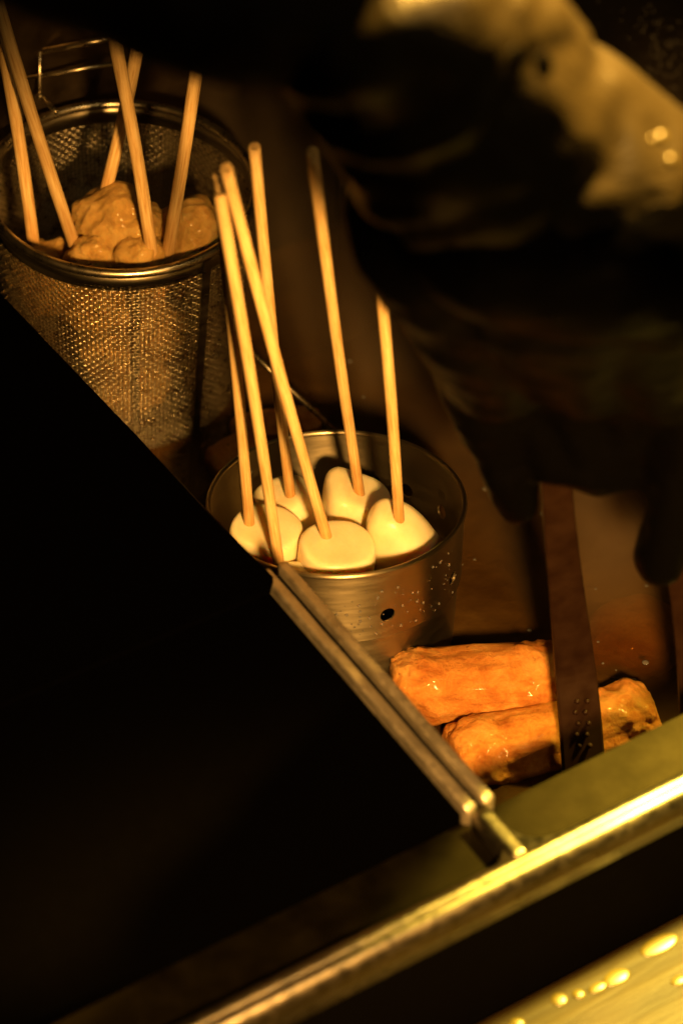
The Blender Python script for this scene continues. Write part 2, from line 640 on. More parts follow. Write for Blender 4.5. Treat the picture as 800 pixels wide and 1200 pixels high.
# lid over the left well
bm = prism(bmesh.new(), [Vector(VU(a, b).xy) for a, b in ((v_min, u_in + 0.000), (vL - 0.0026, u_in + 0.000), (vL - 0.0026, u1 + 0.02), (v_min, u1 + 0.02))], 0.0150, 0.0262)
bevel(bm, 0.002, 3)
lid = empty('lid_or_shade_sheet', VU(-0.2, 0.2, 0.015))
tag(lid, 'flat black lid covering the left well beside the divider rails', 'lid')
obj('black_plate', bm, BLACK_LID, lid, smooth=False, world=True)
bm = bmesh.new()
hp = [VU(-0.33 + 0.10 * k / 10, 0.23, 0.027 + 0.022 * math.sin(math.pi * k / 10) ** 0.5) for k in range(11)]
tube(bm, hp, 0.005, 10)
obj('handle', bm, BLACK_LID, lid, world=True)

# added black sheet that stands in for shade on the divider rails further back
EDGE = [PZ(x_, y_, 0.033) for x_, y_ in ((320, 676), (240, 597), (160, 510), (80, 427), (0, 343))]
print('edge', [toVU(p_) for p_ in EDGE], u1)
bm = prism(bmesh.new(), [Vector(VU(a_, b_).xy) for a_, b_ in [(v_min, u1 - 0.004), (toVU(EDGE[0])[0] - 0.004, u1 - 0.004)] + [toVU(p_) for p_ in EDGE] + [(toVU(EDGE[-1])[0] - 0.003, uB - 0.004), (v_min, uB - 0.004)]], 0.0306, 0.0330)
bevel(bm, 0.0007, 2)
shade_sheet = empty('lid_or_shade_sheet', VU(-0.2, 0.25, 0.0306))
tag(shade_sheet, 'thin black sheet added for the shade on the divider rails below the mesh strainer', 'lid')
obj('black_plate', bm, BLACK_LID, shade_sheet, smooth=False, world=True)

# wooden counter in front
counter = empty('wooden_counter', VU(0.1, -0.1, -0.03))
tag(counter, 'wet varnished wooden counter at the lower right below the black panel', 'counter')
uC = -0.0085
for i in range(5):
    u1 = uC - i * 0.060
    bm = prism(bmesh.new(), [Vector((a, b, 0)) for a, b in ((v_min, u1 - 0.0585), (v_max, u1 - 0.0585), (v_max, u1), (v_min, u1))], -0.02, 0)
    bevel(bm, 0.0015, 2)
    for vtx in bm.verts:
        vtx.co.z += 0
    o = obj('plank', bm, WOOD, counter, smooth=False)
    o.matrix_parent_inverse = Matrix.Identity(4)
    o.matrix_local = counter.matrix_world.inverted() @ Matrix.Translation(VU(0, 0, -0.030)) @ Matrix((
        (V.x, U.x, 0, 0), (V.y, U.y, 0, 0), (0, 0, 1, 0), (0, 0, 0, 1)))


def droplet(bm, c, r, nrm=Vector((0, 0, 1)), flat=0.45, sx=1.0):
    q = Vector((0, 0, 1)).rotation_difference(nrm).to_matrix().to_4x4()
    bmesh.ops.create_icosphere(bm, subdivisions=2, radius=1.0, matrix=Matrix.Translation(c) @ q @ Matrix.Diagonal((r * sx, r, r * flat, 1)))


bm = bmesh.new()
for x_, y_, rx_, ry_ in ((722, 1146, 0.0050, 0.0030), (772, 1108, 0.0075, 0.0034), (655, 1172, 0.0028, 0.0026), (700, 1158, 0.0035, 0.002), (795, 1150, 0.003, 0.002)):
    c_ = PZ(x_, y_, -0.0300)
    bmesh.ops.create_icosphere(bm, subdivisions=3, radius=1.0, matrix=Matrix.Translation(c_) @ Matrix.Rotation(math.atan2(V.y, V.x), 4, 'Z') @ Matrix.Diagonal((rx_, ry_, 0.0008, 1)))
for k in range(8):
    v = random.uniform(-0.02, 0.22)
    u = uC - 0.004 - abs(random.gauss(0, 0.006))
    droplet(bm, VU(v, u, -0.0300), random.uniform(0.0006, 0.0024), flat=0.4, sx=random.uniform(1, 1.8))
PUD, _pt, _pb = mat('wet_varnish', (0.06, 0.045, 0.004), 0.36, 0, 0.8)
tag(obj('water_puddle', bm, PUD, counter, world=True), kind='stuff')

# ------------------------------------------------------------------ perforated cup
CUP_A, CUP_B = 0.0032, 0.1287
cn = Vector((-math.sin(CUP_A), math.sin(CUP_B), 1)).normalized()
cup_m = Matrix.Translation((-0.0009, 0.0011, 0)) @ Vector((0, 0, 1)).rotation_difference(cn).to_matrix().to_4x4()
cup = empty('perforated_cup', mat=cup_m)
tag(cup, 'round steel cup with punched holes holding white rice cake skewers', 'cup')
ro, ri = 0.0492, 0.0484
bm = bmesh.new()
lathe(bm, [(ro, -0.001), (ro - 0.0006, -0.0300), (ro - 0.0005, -0.0306), (ro - 0.0007, -0.0311), (ro - 0.0016, -0.0318), (ro - 0.0018, -0.034), (ro - 0.0045, -0.095),
           (0.001, -0.0955), (0.001, -0.0945), (ri - 0.0045, -0.094), (ri - 0.0018, -0.034), (ri - 0.0012, -0.0316), (ri - 0.0006, -0.0300), (ri, -0.001)], 128, close_loop=True)
me = bpy.data.meshes.new('cup_wall')
bmesh.ops.recalc_face_normals(bm, faces=bm.faces)
bm.to_mesh(me); bm.free()
wall = link_mesh('cup_wall', me, STEEL_CUP, cup)
bm = bmesh.new()
HOLE_Z = -0.0215
for az in (72, 54.5, -67, 12, 30, 165, 183, -25, -115, -160):
    d = Vector((math.cos(R(az)), math.sin(R(az)), 0))
    q = Vector((0, 0, 1)).rotation_difference(d).to_matrix().to_4x4()
    bmesh.ops.create_cone(bm, cap_ends=True, segments=28, radius1=0.0030, radius2=0.0030, depth=0.006,
                          matrix=Matrix.Translation(d * 0.0488 + Vector((0, 0, HOLE_Z + (0.001 if az == -67 else 0)))) @ q)
cme = bpy.data.meshes.new('cut'); bm.to_mesh(cme); bm.free()
cut = bpy.data.objects.new('cut', cme); COL.objects.link(cut); cut.matrix_world = cup_m
bpy.context.view_layer.update()
md = wall.modifiers.new('holes', 'BOOLEAN'); md.operation = 'DIFFERENCE'; md.object = cut; md.solver = 'EXACT'
dg = bpy.context.evaluated_depsgraph_get()
nm_ = bpy.data.meshes.new_from_object(wall.evaluated_get(dg))
wall.modifiers.clear(); wall.data = nm_
nm_.name = 'cup_wall'
bpy.data.objects.remove(cut, do_unlink=True)
bmw = bmesh.new(); bmw.from_mesh(nm_)
for e in bmw.edges:
    if len(e.link_faces) == 2 and e.calc_face_angle(0) > 0.5: e.smooth = False
bmw.to_mesh(nm_); bmw.free()
# rolled rim
bm = bmesh.new()
tube(bm, [(0.0490 * math.cos(2 * math.pi * k / 128), 0.0490 * math.sin(2 * math.pi * k / 128), 0) for k in range(128)], 0.00115, 10, closed=True)
obj('rim', bm, STEEL_CUP, cup)
# condensation beads on the wall
bm = bmesh.new()
for k in range(150):
    az = R(random.uniform(-125, -25)) if random.random() < .75 else R(random.uniform(-180, 180))
    z = random.uniform(-0.028, -0.006)
    d = Vector((math.cos(az), math.sin(az), 0))
    droplet(bm, d * (ro + 0.0001) + Vector((0, 0, z)), random.choice((0.0002, 0.0003, 0.0004, 0.0006)), d, 0.5)
for k in range(90):
    az = R(random.gauss(112, 5)) if k < 60 else R(random.uniform(60, 180))
    z = random.uniform(-0.022, -0.003)
    d = Vector((math.cos(az), math.sin(az), 0))
    droplet(bm, d * (ri - 0.0001) + Vector((0, 0, z)), random.choice((0.0002, 0.0003, 0.00045)), -d, 0.5)
tag(obj('water_beads', bm, DROP, cup), kind='stuff')


# ------------------------------------------------------------------ skewers
def stick_mesh(L, r=0.003, seed=0, n=14):
    bm = bmesh.new()
    rnd = random.Random(seed)
    bend = rnd.uniform(-1, 1) * 0.0012
    pts, rad = [], []
    N = 26
    for i in range(N):
        t = i / (N - 1)
        pts.append((bend * math.sin(math.pi * t), 0.4 * bend * math.sin(math.pi * t * 1.3), L * t))
        rad.append(r * (1 + 0.035 * noise.noise((t * 6, seed * 3.1, 0))))
    pts += [(0, 0, L + 0.0004)]
    rad += [r * 0.86]
    tube(bm, pts, rad, n)
    for v in bm.verts:
        a = noise.noise((v.co.x * 900, v.co.y * 900, seed))
        v.co.x *= 1 + 0.03 * a
        v.co.y *= 1 + 0.03 * a
    for e in bm.edges:
        if len(e.link_faces) == 2 and e.calc_face_angle(0) > 0.7: e.smooth = False
    return bm


def superblob(sx, sy, sz, e1, e2, deform=None, seed=0, amp=0.0006, nu=56, nv=36, freq=90):
    """superellipsoid (e small = boxy); centre at origin"""
    bm = bmesh.new()
    def cp(a, e): c = math.cos(a); return math.copysign(abs(c) ** e, c)
    def sp(a, e): s = math.sin(a); return math.copysign(abs(s) ** e, s)
    rings = []
    for j in range(1, nv):
        ph = -math.pi / 2 + math.pi * j / nv
        rings.append([bm.verts.new((sx * cp(ph, e1) * cp(th, e2), sy * cp(ph, e1) * sp(th, e2), sz * sp(ph, e1)))
                      for th in [2 * math.pi * i / nu for i in range(nu)]])
    b0 = bm.verts.new((0, 0, -sz)); t0 = bm.verts.new((0, 0, sz))
    for j in range(len(rings) - 1):
        for i in range(nu):
            bm.faces.new((rings[j][i], rings[j][(i + 1) % nu], rings[j + 1][(i + 1) % nu], rings[j + 1][i]))
    for i in range(nu):
        bm.faces.new((rings[0][(i + 1) % nu], rings[0][i], b0))
        bm.faces.new((rings[-1][i], rings[-1][(i + 1) % nu], t0))
    for v in bm.verts:
        p = v.co.copy()
        if deform: p = deform(p)
        d = noise.noise_vector(p * freq + Vector((seed * 7.1, 0, 0))) * amp + noise.noise_vector(p * freq * 0.35 + Vector((0, seed * 3.3, 0))) * amp * 1.6
        v.co = p + d
    return bm


def skewer(name, label, cat, group, base, top, sink, smat, seed, body_name, body_bm, body_mat, body_m, sr=0.0021):
    """base: where the stick enters the food, top: stick end"""
    d = (top - base).normalized()
    st = base - d * sink
    root = empty(name, body_m.translation)
    tag(root, label, cat, group)
    o = obj('stick', stick_mesh((top - st).length, sr, seed), smat, root)
    o.matrix_local = root.matrix_world.inverted() @ frame_from(st, top)
    b = obj(body_name, body_bm, body_mat, root)
    b.matrix_local = root.matrix_world.inverted() @ body_m
    return root


def placed(center, rx=0, ry=0, rz=0):
    return Matrix.Translation(center) @ Matrix.Rotation(R(rz), 4, 'Z') @ Matrix.Rotation(R(rx), 4, 'X') @ Matrix.Rotation(R(ry), 4, 'Y')


GC = 'white rice cake skewers standing in the steel cup'


def dome(k, flat=0.0):
    return lambda p: Vector((p.x * (1 + k * p.z / 0.02), p.y * (1 + k * p.z / 0.02), p.z))


def wedge(p):       # pointed towards the top
    t = max(0.0, (p.z + 0.006) / 0.028)
    return Vector((p.x * (1 - 0.42 * t) - 0.0035 * t, p.y * (1 - 0.35 * t) - 0.003 * t, p.z - 0.10 * p.x))


def block(p):       # upright left edge, sloping to the right
    t = max(0.0, p.z / 0.02)
    return Vector((p.x - 0.001 * t, p.y, p.z - 0.42 * max(p.x, -0.008) * (0.4 + 0.6 * t)))


# front cake: short cylinder leaning to the viewer
b0 = PZ(384, 631, 0.000); t0 = PY(265, 197, b0.y - 0.014)
skewer('rice_cake_skewer', 'front white rice cake with a flat round top and a stick leaning far left', 'skewer', GC, b0, t0, 0.02, BAMBOO, 1,
       'rice_cake', superblob(0.0149, 0.0138, 0.020, 0.13, 0.9, dome(-0.02), 1, 0.0004), CAKE, placed(PZ(390, 638, 0.0010) + Vector((0, 0.001, -0.0195)), 2, 6, 10))
b0 = PZ(466, 604, 0.008); t0 = PY(430, 180, b0.y - 0.014)
skewer('rice_cake_skewer', 'right white rice cake with a pointed top and a stick passing behind the gloved hand', 'skewer', GC, b0, t0, 0.02, BAMBOO, 2,
       'rice_cake', superblob(0.0155, 0.0142, 0.022, 0.60, 0.85, wedge, 2, 0.0004), CAKE, placed(PZ(475, 627, -0.008) + Vector((0, 0.001, -0.005)), 6, -4, -15))
b0 = PZ(421, 574, -0.001); t0 = PY(366, 178, b0.y - 0.036)
skewer('rice_cake_skewer', 'rear white rice cake with a sharp upright left edge and orange stick standing apart', 'skewer', GC, b0, t0, 0.02, BAMBOO_B, 3,
       'rice_cake', superblob(0.0140, 0.0128, 0.020, 0.28, 0.5, block, 3, 0.0004), CAKE, placed(PZ(417, 578, -0.006) + Vector((0, 0.0, -0.0165)), 4, 8, 8))
b0 = PZ(340, 574, -0.001); t0 = PY(298, 172, b0.y - 0.002)
skewer('rice_cake_skewer', 'rear left white rice cake crossed by a stick shadow near the cup wall', 'skewer', GC, b0, t0, 0.02, BAMBOO, 4,
       'rice_cake', superblob(0.0142, 0.0130, 0.022, 0.32, 0.75, dome(-0.09), 4, 0.0005), CAKE, placed(PZ(341, 580, -0.006) + Vector((0, 0.0, -0.0195)), -4, -10, 20))
b0 = PZ(292, 618, 0.000); t0 = PY(256, 203, b0.y - 0.002)
skewer('rice_cake_skewer', 'left white rice cake with flat top beside the dark divider, its stick furthest left', 'skewer', GC, b0, t0, 0.02, BAMBOO, 5,
       'rice_cake', superblob(0.0138, 0.0130, 0.021, 0.14, 0.8, dome(-0.03), 5, 0.0005), CAKE, placed(PZ(306, 617, 0.000) + Vector((0, 0.0, -0.0195)), 1, 7, -20))
b0 = PZ(328, 676, -0.010); t0 = PY(258, 229, b0.y - 0.006)
skewer('rice_cake_skewer', 'low white rice cake mostly hidden by the front rim of the cup, its stick orange', 'skewer', GC, b0, t0, 0.02, BAMBOO_B, 6,
       'rice_cake', superblob(0.0120, 0.0090, 0.018, 0.5, 0.9, None, 6, 0.0004), CAKE, placed(PZ(352, 668, -0.004) + Vector((0, 0.0, -0.0175)), 0, 0, 0))

# ------------------------------------------------------------------ mesh strainer
BZ = 0.052
BC = Vector((-0.0898, 0.1385, BZ))
BR = 0.0552
bn = Vector((math.sin(0.0615), -math.sin(0.082), 1)).normalized()
str_m = Matrix.Translation(BC) @ Vector((0, 0, 1)).rotation_difference(bn).to_matrix().to_4x4()
strainer = empty('mesh_strainer', mat=str_m)
tag(strainer, 'deep wire mesh strainer with polished rim holding golden fritter skewers', 'strainer')
BL = 0.155


def brad(h):                    # radius at depth h under the rim
    return BR * (1 - 0.115 * h / 0.13)


bm = bmesh.new()
tube(bm, [(BR * math.cos(2 * math.pi * k / 128), BR * math.sin(2 * math.pi * k / 128), 0) for k in range(128)], 0.0020, 12, closed=True)
obj('rim', bm, STEEL_WIRE, strainer)
bm = bmesh.new()
lathe(bm, [(brad(0.001) + 0.0003, -0.001), (brad(0.009) + 0.0003, -0.009), (brad(0.009) - 0.0006, -0.009), (brad(0.001) - 0.0006, -0.001)], 128, close_loop=True)
lathe_col = obj('collar', bm, STEEL_COLLAR, strainer)


def weave():
    pitch = 0.00178
    NV = 2 * int(round(2 * math.pi * BR * 0.96 / pitch / 2))
    NR = int((BL - 0.009) / pitch)
    wr = 0.00031
    amp = 0.00036
    allv, allf = [], []
    base = 0
    tri = [(math.cos(a), math.sin(a)) for a in (math.pi / 2, math.pi / 2 + 2.094, math.pi / 2 + 4.188)]

    def add(P, N, B, closed):
        nonlocal base
        n = len(P)
        vv = np.concatenate([P + N * (wr * c) + B * (wr * s) for s, c in tri])
        i = np.arange(n if closed else n - 1)
        j = (i + 1) % n
        for k in range(3):
            k2 = (k + 1) % 3
            allf.append(np.stack([base + k * n + i, base + k * n + j, base + k2 * n + j, base + k2 * n + i], 1))
        allv.append(vv)
        base += len(vv)
    # hoops: two samples per warp wire
    th = np.arange(NV * 2) * (math.pi / NV)
    er = np.stack([np.cos(th), np.sin(th), 0 * th], 1)
    ez = np.tile([0, 0, 1.0], (len(th), 1))
    for r in range(NR):
        h = 0.009 + (r + 0.5) * pitch
        sgn = 1 if r % 2 else -1
        wv = amp * sgn * np.cos(th * NV / 2)
        jit = 0.00010 * np.sin(th * 3 + r * 0.7) + 0.00006 * np.sin(th * 11 + r * 1.9)
        P = er * (brad(h) + wv)[:, None] + ez * (-h + jit)[:, None]
        add(P, er, ez, True)
    # uprights
    hh = 0.009 + np.arange(NR * 2 + 1) * pitch / 2
    for k in range(NV):
        t = k * 2 * math.pi / NV
        e = np.array([math.cos(t), math.sin(t), 0]); tg = np.array([-math.sin(t), math.cos(t), 0])
        sgn = 1 if k % 2 else -1
        wv = amp * sgn * np.sin(hh / pitch * math.pi - 0.009 / pitch * math.pi)
        P = e[None] * (BR * (1 - 0.115 * hh / 0.13) + wv)[:, None]
        P[:, 2] = -hh
        P = P + tg[None] * (0.00007 * np.sin(hh * 260 + k))[:, None]
        add(P, np.tile(e, (len(hh), 1)), np.tile(tg, (len(hh), 1)), False)
    v = np.concatenate(allv); f = np.concatenate(allf)
    me = bpy.data.meshes.new('wire_mesh')
    me.vertices.add(len(v)); me.vertices.foreach_set('co', v.ravel())
    me.loops.add(f.size); me.loops.foreach_set('vertex_index', f.ravel().astype(np.int32))
    me.polygons.add(len(f))
    me.polygons.foreach_set('loop_start', np.arange(0, f.size, 4, dtype=np.int32))
    me.update(calc_edges=True)
    return me


tag(link_mesh('wire_mesh', weave(), STEEL_WIRE, strainer), kind='stuff')
for az, wd in ((-48, 0.0022), (-79, 0.0012), (72, 0.0022), (192, 0.0022)):
    bm = bmesh.new()
    e = Vector((math.cos(R(az)), math.sin(R(az)), 0)); tg = Vector((-e.y, e.x, 0))
    inner = az == -79
    o0 = -0.0016 if inner else 0.0008
    rows = []
    for i in range(13):
        h = 0.002 + (BL - 0.002) * i / 12
        c = e * (brad(h) + o0) + Vector((0, 0, -h))
        rows.append([bm.verts.new(c + tg * s * wd + e * q) for s, q in ((-1, 0), (-0.8, 0.0006), (0.8, 0.0006), (1, 0))])
    for i in range(12):
        for k in range(4):
            bm.faces.new((rows[i][k], rows[i][(k + 1) % 4], rows[i + 1][(k + 1) % 4], rows[i + 1][k]))
    obj('rib', bm, STEEL_COLLAR, strainer, smooth=False)
bm = bmesh.new()
rb = brad(BL)
lathe(bm, [(rb + 0.0006, -BL + 0.006), (rb + 0.0006, -BL - 0.001), (0.001, -BL - 0.001), (0.001, -BL), (rb - 0.0004, -BL), (rb - 0.0004, -BL + 0.006)], 96, close_loop=True)
obj('base', bm, STEEL_COLLAR, strainer)


def lump(rx, ry, rz, seed, amp=0.22, sub=5):
    bm = bmesh.new()
    bmesh.ops.create_icosphere(bm, subdivisions=sub, radius=1.0)
    off = Vector((seed * 5.7, seed * 2.3, seed))
    for v in bm.verts:
        p = v.co.copy()
        d = 1 + amp * noise.noise(p * 1.1 + off) + amp * 0.55 * noise.noise(p * 2.4 + off) - amp * 0.40 * abs(noise.noise(p * 3.2 + off * 2)) \
            + amp * 0.16 * noise.noise(p * 7 + off) + amp * 0.08 * noise.noise(p * 16 + off)
        v.co = Vector((p.x * rx, p.y * ry, p.z * rz)) * d
    return bm


def inside(c, r):
    q = str_m.inverted() @ c
    lim = brad(-q.z) - r * 0.95 - 0.001
    d = math.hypot(q.x, q.y)
    if d > lim:
        q.x *= max(lim, 0) / d; q.y *= max(lim, 0) / d
    return str_m @ q


GF = 'golden fritter skewers standing in the mesh strainer'
SPEC = [  # label, base px, base z, top px, dy, lump px, lump z, size, rot
    ('golden fritter skewer with the leftmost stick cut by the photo edge', (38, 285), 0.036, (-6, 0), 0.006, (30, 338), 0.020, (0.017, 0.016, 0.017), 10),
    ('golden fritter skewer whose stick leans left beside the leftmost one', (93, 300), 0.036, (-4, 0), 0.004, (112, 306), 0.034, (0.012, 0.012, 0.015), 40),
    ('small golden fritter skewer whose tall stick stands in front of the big one', (178, 310), 0.038, (132, 34), -0.006, (166, 306), 0.036, (0.013, 0.012, 0.014), 80),
    ('biggest crumpled fritter skewer, at the middle of the mesh strainer', (117, 243), 0.050, (164, 40), 0.004, (139, 262), 0.044, (0.0205, 0.016, 0.0165), 0),
    ('rough golden fritter skewer on the right, its stick leaning right', (194, 306), 0.038, (232, 68), 0.004, (222, 276), 0.041, (0.0145, 0.015, 0.0165), 120)]
for i, (lab, bp, bz, tp, dy, lp, lz, sz, rz) in enumerate(SPEC):
    b0 = PZ(*bp, bz)
    t0 = PY(*tp, b0.y + dy)
    skewer('fritter_skewer', lab, 'skewer', GF, b0, t0, 0.018, BAMBOO_B, 20 + i, 'fritter', lump(*sz, 3 + i), FRIT, placed(inside(PZ(*lp, lz), max(sz[:2])), 8 * i, -6 * i, rz), 0.0026)
# second pieces lower on the fritter sticks, seen through the mesh
for i, (lp, lz, sz) in enumerate([((112, 366), 0.012, (0.016, 0.012, 0.011)), ((190, 405), -0.004, (0.014, 0.014, 0.016)), ((120, 430), -0.012, (0.016, 0.014, 0.014)), ((160, 500), -0.035, (0.017, 0.016, 0.016))]):
    o = obj('loose_fritter', lump(*sz, 31 + i, sub=4), FRIT)
    c = inside(PZ(*lp, lz), max(sz[:2]) + 0.003)
    o.matrix_world = placed(c, 20 * i, 0, 50 * i)
    tag(o, ['golden fritter showing through the front mesh just under the strainer rim', 'fritter behind the mesh between the two right strainer ribs',
            'fritter behind the mesh at the left, above the shade sheet edge', 'lowest fritter seen dimly through the strainer mesh'][i], 'fritter', 'loose fritters inside the mesh strainer')


# ------------------------------------------------------------------ fishcakes in the broth
def roll(L, r, seed, amp=0.0011, flat=1.0, e=0.28):
    bm = superblob(r, r * flat, L / 2, e, 0.95, None, seed, 0.0003, 96, 80, 120)
    off = Vector((seed * 3.7, 1.7, 0))
    for v in bm.verts:
        p = v.co
        n = Vector((p.x, p.y, 0)); n = n.normalized() if n.length > 1e-6 else Vector((0, 0, 1))
        q = Vector((p.x * 75, p.y * 75, p.z * 75)) + off
        h = noise.noise(q) * 1.0 + 0.8 * noise.noise(q * 2.1) - 0.9 * abs(noise.noise(q * 1.6 + off)) + 0.5 * noise.noise(q * 4.5) - 0.35 * abs(noise.noise(q * 7)) + 0.25 * noise.noise(q * 12)
        v.co = p + n * h * amp
    return bm


def lay(o, p0, p1):
    c = (p0 + p1) / 2
    z = (p1 - p0).normalized()
    o.matrix_world = Matrix.Translation(c) @ Vector((0, 0, 1)).rotation_difference(z).to_matrix().to_4x4()


GR = 'orange fishcakes lying in the broth'
a, b = PZ(458, 806, -0.047), PZ(658, 795, -0.046)
o = obj('fishcake_roll', roll((b - a).length, 0.0150, 1, 0.0016), FISH); lay(o, a, b)
tag(o, 'glossy orange fishcake roll lying on top beside the dark tongs', 'fishcake', GR)
a, b = PZ(528, 893, -0.056), PZ(762, 838, -0.057)
o = obj('fishcake_roll', roll((b - a).length, 0.0150, 2, 0.0018), FISH); lay(o, a, b)
tag(o, 'lower wrinkled orange fishcake roll passing behind the tongs', 'fishcake', GR)
a, b = PZ(268, 506, -0.058), PZ(376, 494, -0.058)
o = obj('fishcake_strip', roll((b - a).length, 0.0090, 3, 0.0008, 0.6, 0.5), FISH); lay(o, a, b)
tag(o, 'orange fishcake strip floating just behind the steel cup', 'fishcake', GR)
a, b = PZ(248, 552, -0.056), PZ(300, 520, -0.056)
o = obj('fishcake_strip', roll((b - a).length, 0.0095, 4, 0.0008, 0.7, 0.5), FISH); lay(o, a, b)
tag(o, 'small orange fishcake piece between the mesh strainer and the cup', 'fishcake', GR)
o = obj('radish_chunk', lump(0.021, 0.019, 0.016, 12, 0.10, 4), DAIKON)
o.matrix_world = placed(PZ(742, 748, -0.0762), 0, 0, 20)
tag(o, 'brown radish chunk sunk just under the broth right of the tongs', 'radish')

# foam and fat droplets on the broth
bm = bmesh.new()
for k in range(130):
    v_, u_ = random.uniform(0.10, 0.34), random.uniform(0.05, 0.34)
    droplet(bm, VU(v_, u_, Z_BROTH + 0.0003), random.choice((0.0004, 0.0006, 0.0009, 0.0014)), flat=0.35)
tag(obj('foam_bubbles', bm, DROP), 'tiny bubbles of fat floating on the brown broth', 'bubbles', kind='stuff')

# thin steam drifting over the broth
bm = prism(bmesh.new(), [Vector(VU(a_, b_).xy) for a_, b_ in ((0.118, 0.125), (0.45, 0.125), (0.45, uB - 0.004), (0.118, uB - 0.004))], Z_BROTH + 0.002, 0.10)
stm = bpy.data.materials.new('steam'); stm.use_nodes = True
nt = stm.node_tree
nt.nodes.remove(nt.nodes['Principled BSDF'])
pv = nd(nt, 'ShaderNodeVolumePrincipled')
pv.inputs['Color'].default_value = (0.95, 0.74, 0.5, 1)  # amber lamp glow put into the steam's own colour
pv.inputs['Anisotropy'].default_value = 0.2
f = nz(nt, coords(nt, (1, 1, 0.6)), 13, 3, 0.5, 0.6)
mr = nd(nt, 'ShaderNodeMapRange')
mr.inputs['From Min'].default_value = 0.38; mr.inputs['From Max'].default_value = 0.75
mr.inputs['To Min'].default_value = 0.6; mr.inputs['To Max'].default_value = 4.6
nt.links.new(f, mr.inputs['Value'])
nt.links.new(mr.outputs['Result'], pv.inputs['Density'])
nt.links.new(pv.outputs[0], nt.nodes['Material Output'].inputs['Volume'])
tag(obj('steam', bm, stm, smooth=False), 'thin warm steam hanging over the broth behind the cup', 'steam', kind='stuff')

# thin rod behind the cup
bm = bmesh.new()
tube(bm, [PZ(283, 401, -0.012), PZ(322, 439, -0.024), PZ(400, 512, -0.048)], 0.0011, 8)
tag(obj('metal_rod', bm, STEEL_WIRE), 'thin metal rod slanting into the broth behind the cup', 'rod')

# ------------------------------------------------------------------ wire rack behind
rack = empty('wire_rack', PD(60, 90, 1.2))
tag(rack, 'thin wire rack in the dark behind the mesh strainer', 'rack')


def rod(p, q, r=0.0011):
    bm = bmesh.new(); tube(bm, [p, q], r, 8)
    return obj('wire', bm, STEEL_WIRE, rack, world=True)


d0 = (VU(0, uB - 0.006) - CAM).dot(-U) / ray(60, 80).dot(-U)
rod(PD(18, 66, d0), PD(37, 63, d0))
rod(PD(50, 59.5, d0), PD(160, 38, d0), 0.0014)
rod(PD(20, 93, d0), PD(150, 71, d0), 0.0009)
rod(PD(46.5, 17, d0), PD(46.5, 114, d0), 0.0009)
rod(PD(48, 112, d0), PD(66, 131, d0 - 0.01), 0.0011)
rod(PD(12, 128, d0), PD(26, 140, d0 - 0.01), 0.0009)
bm = bmesh.new()
for x, y in ((40, 17), (48, 19), (10, 21), (47, 112)):
    bmesh.ops.create_icosphere(bm, subdivisions=2, radius=0.0016, matrix=Matrix.Translation(PD(x, y, d0)))
tag(obj('welds', bm, STEEL_WIRE, rack, world=True), kind='stuff')

# black splash panel behind the vat, with drop glints painted as pale specks at the right
splash = empty('splash_panel', VU(0.2, uB + 0.01, -0.13))
tag(splash, 'plain black panel standing behind the serving vat', 'panel')
bm = prism(bmesh.new(), [Vector(VU(a, b).xy) for a, b in ((v_min, uB + 0.004), (v_max + 0.2, uB + 0.004), (v_max + 0.2, uB + 0.012), (v_min, uB + 0.012))], -0.13, 0.30)
obj('panel_sheet', bm, BLACK_PANEL, splash, smooth=False, world=True)
bm = bmesh.new()
pn = -U
for k in range(190):
    if k < 125: x, y = random.gauss(782, 26), random.gauss(62, 28)
    else: x, y = random.uniform(560, 800), random.uniform(0, 130)
    r_ = ray(x, y)
    t = (VU(0, uB - 0.0021) - CAM).dot(pn) / r_.dot(pn)
    p_ = CAM + r_ * t
    if p_.z > 0.119 or toVU(p_)[0] < 0.2:
        p_ = CAM + r_ * ((VU(0, uB + 0.004) - CAM).dot(pn) / r_.dot(pn))
    droplet(bm, p_, random.choice((0.0003, 0.0004, 0.0006, 0.0008)), pn, 0.6)
SPK, _pt, _pb = mat('pale_glint', (0.6, 0.56, 0.46), 0.3, 0, 0.8)  # pale colour stands in for the glints on tiny drops
tag(obj('glint_specks', bm, SPK, vat, world=True), kind='stuff')


# ------------------------------------------------------------------ person: gloved hand, sleeve
def capsule(bm, p0, p1, r0, r1, n=20):
    d = p1 - p0
    L = d.length
    z = d.normalized() if L > 1e-6 else Vector((0, 0, 1))
    q = Matrix.Translation(p0) @ Vector((0, 0, 1)).rotation_difference(z).to_matrix().to_4x4()
    prof = []
    for k in range(1, 7):
        t = -math.pi / 2 + k * (math.pi / 2) / 6
        prof.append((r0 * math.cos(t), r0 * math.sin(t)))
    for k in range(0, 6):
        t = k * (math.pi / 2) / 6
        prof.append((r1 * math.cos(t), L + r1 * math.sin(t)))
    rings = [[bm.verts.new(q @ Vector((r * math.cos(2 * math.pi * i / n), r * math.sin(2 * math.pi * i / n), zz))) for i in range(n)] for r, zz in prof]
    for j in range(len(rings) - 1):
        for i in range(n):
            bm.faces.new((rings[j][i], rings[j][(i + 1) % n], rings[j + 1][(i + 1) % n], rings[j + 1][i]))
    a = bm.verts.new(q @ Vector((0, 0, -r0))); b = bm.verts.new(q @ Vector((0, 0, L + r1)))
    for i in range(n):
        bm.faces.new((rings[0][(i + 1) % n], rings[0][i], a))
        bm.faces.new((rings[-1][i], rings[-1][(i + 1) % n], b))


def chain(bm, pts):
    """pts: (px, py, depth, radius)"""
    P = [(PD(x, y, d), r) for x, y, d, r in pts]
    for (p, r), (q, s) in zip(P, P[1:]):
        capsule(bm, p, q, r, s)


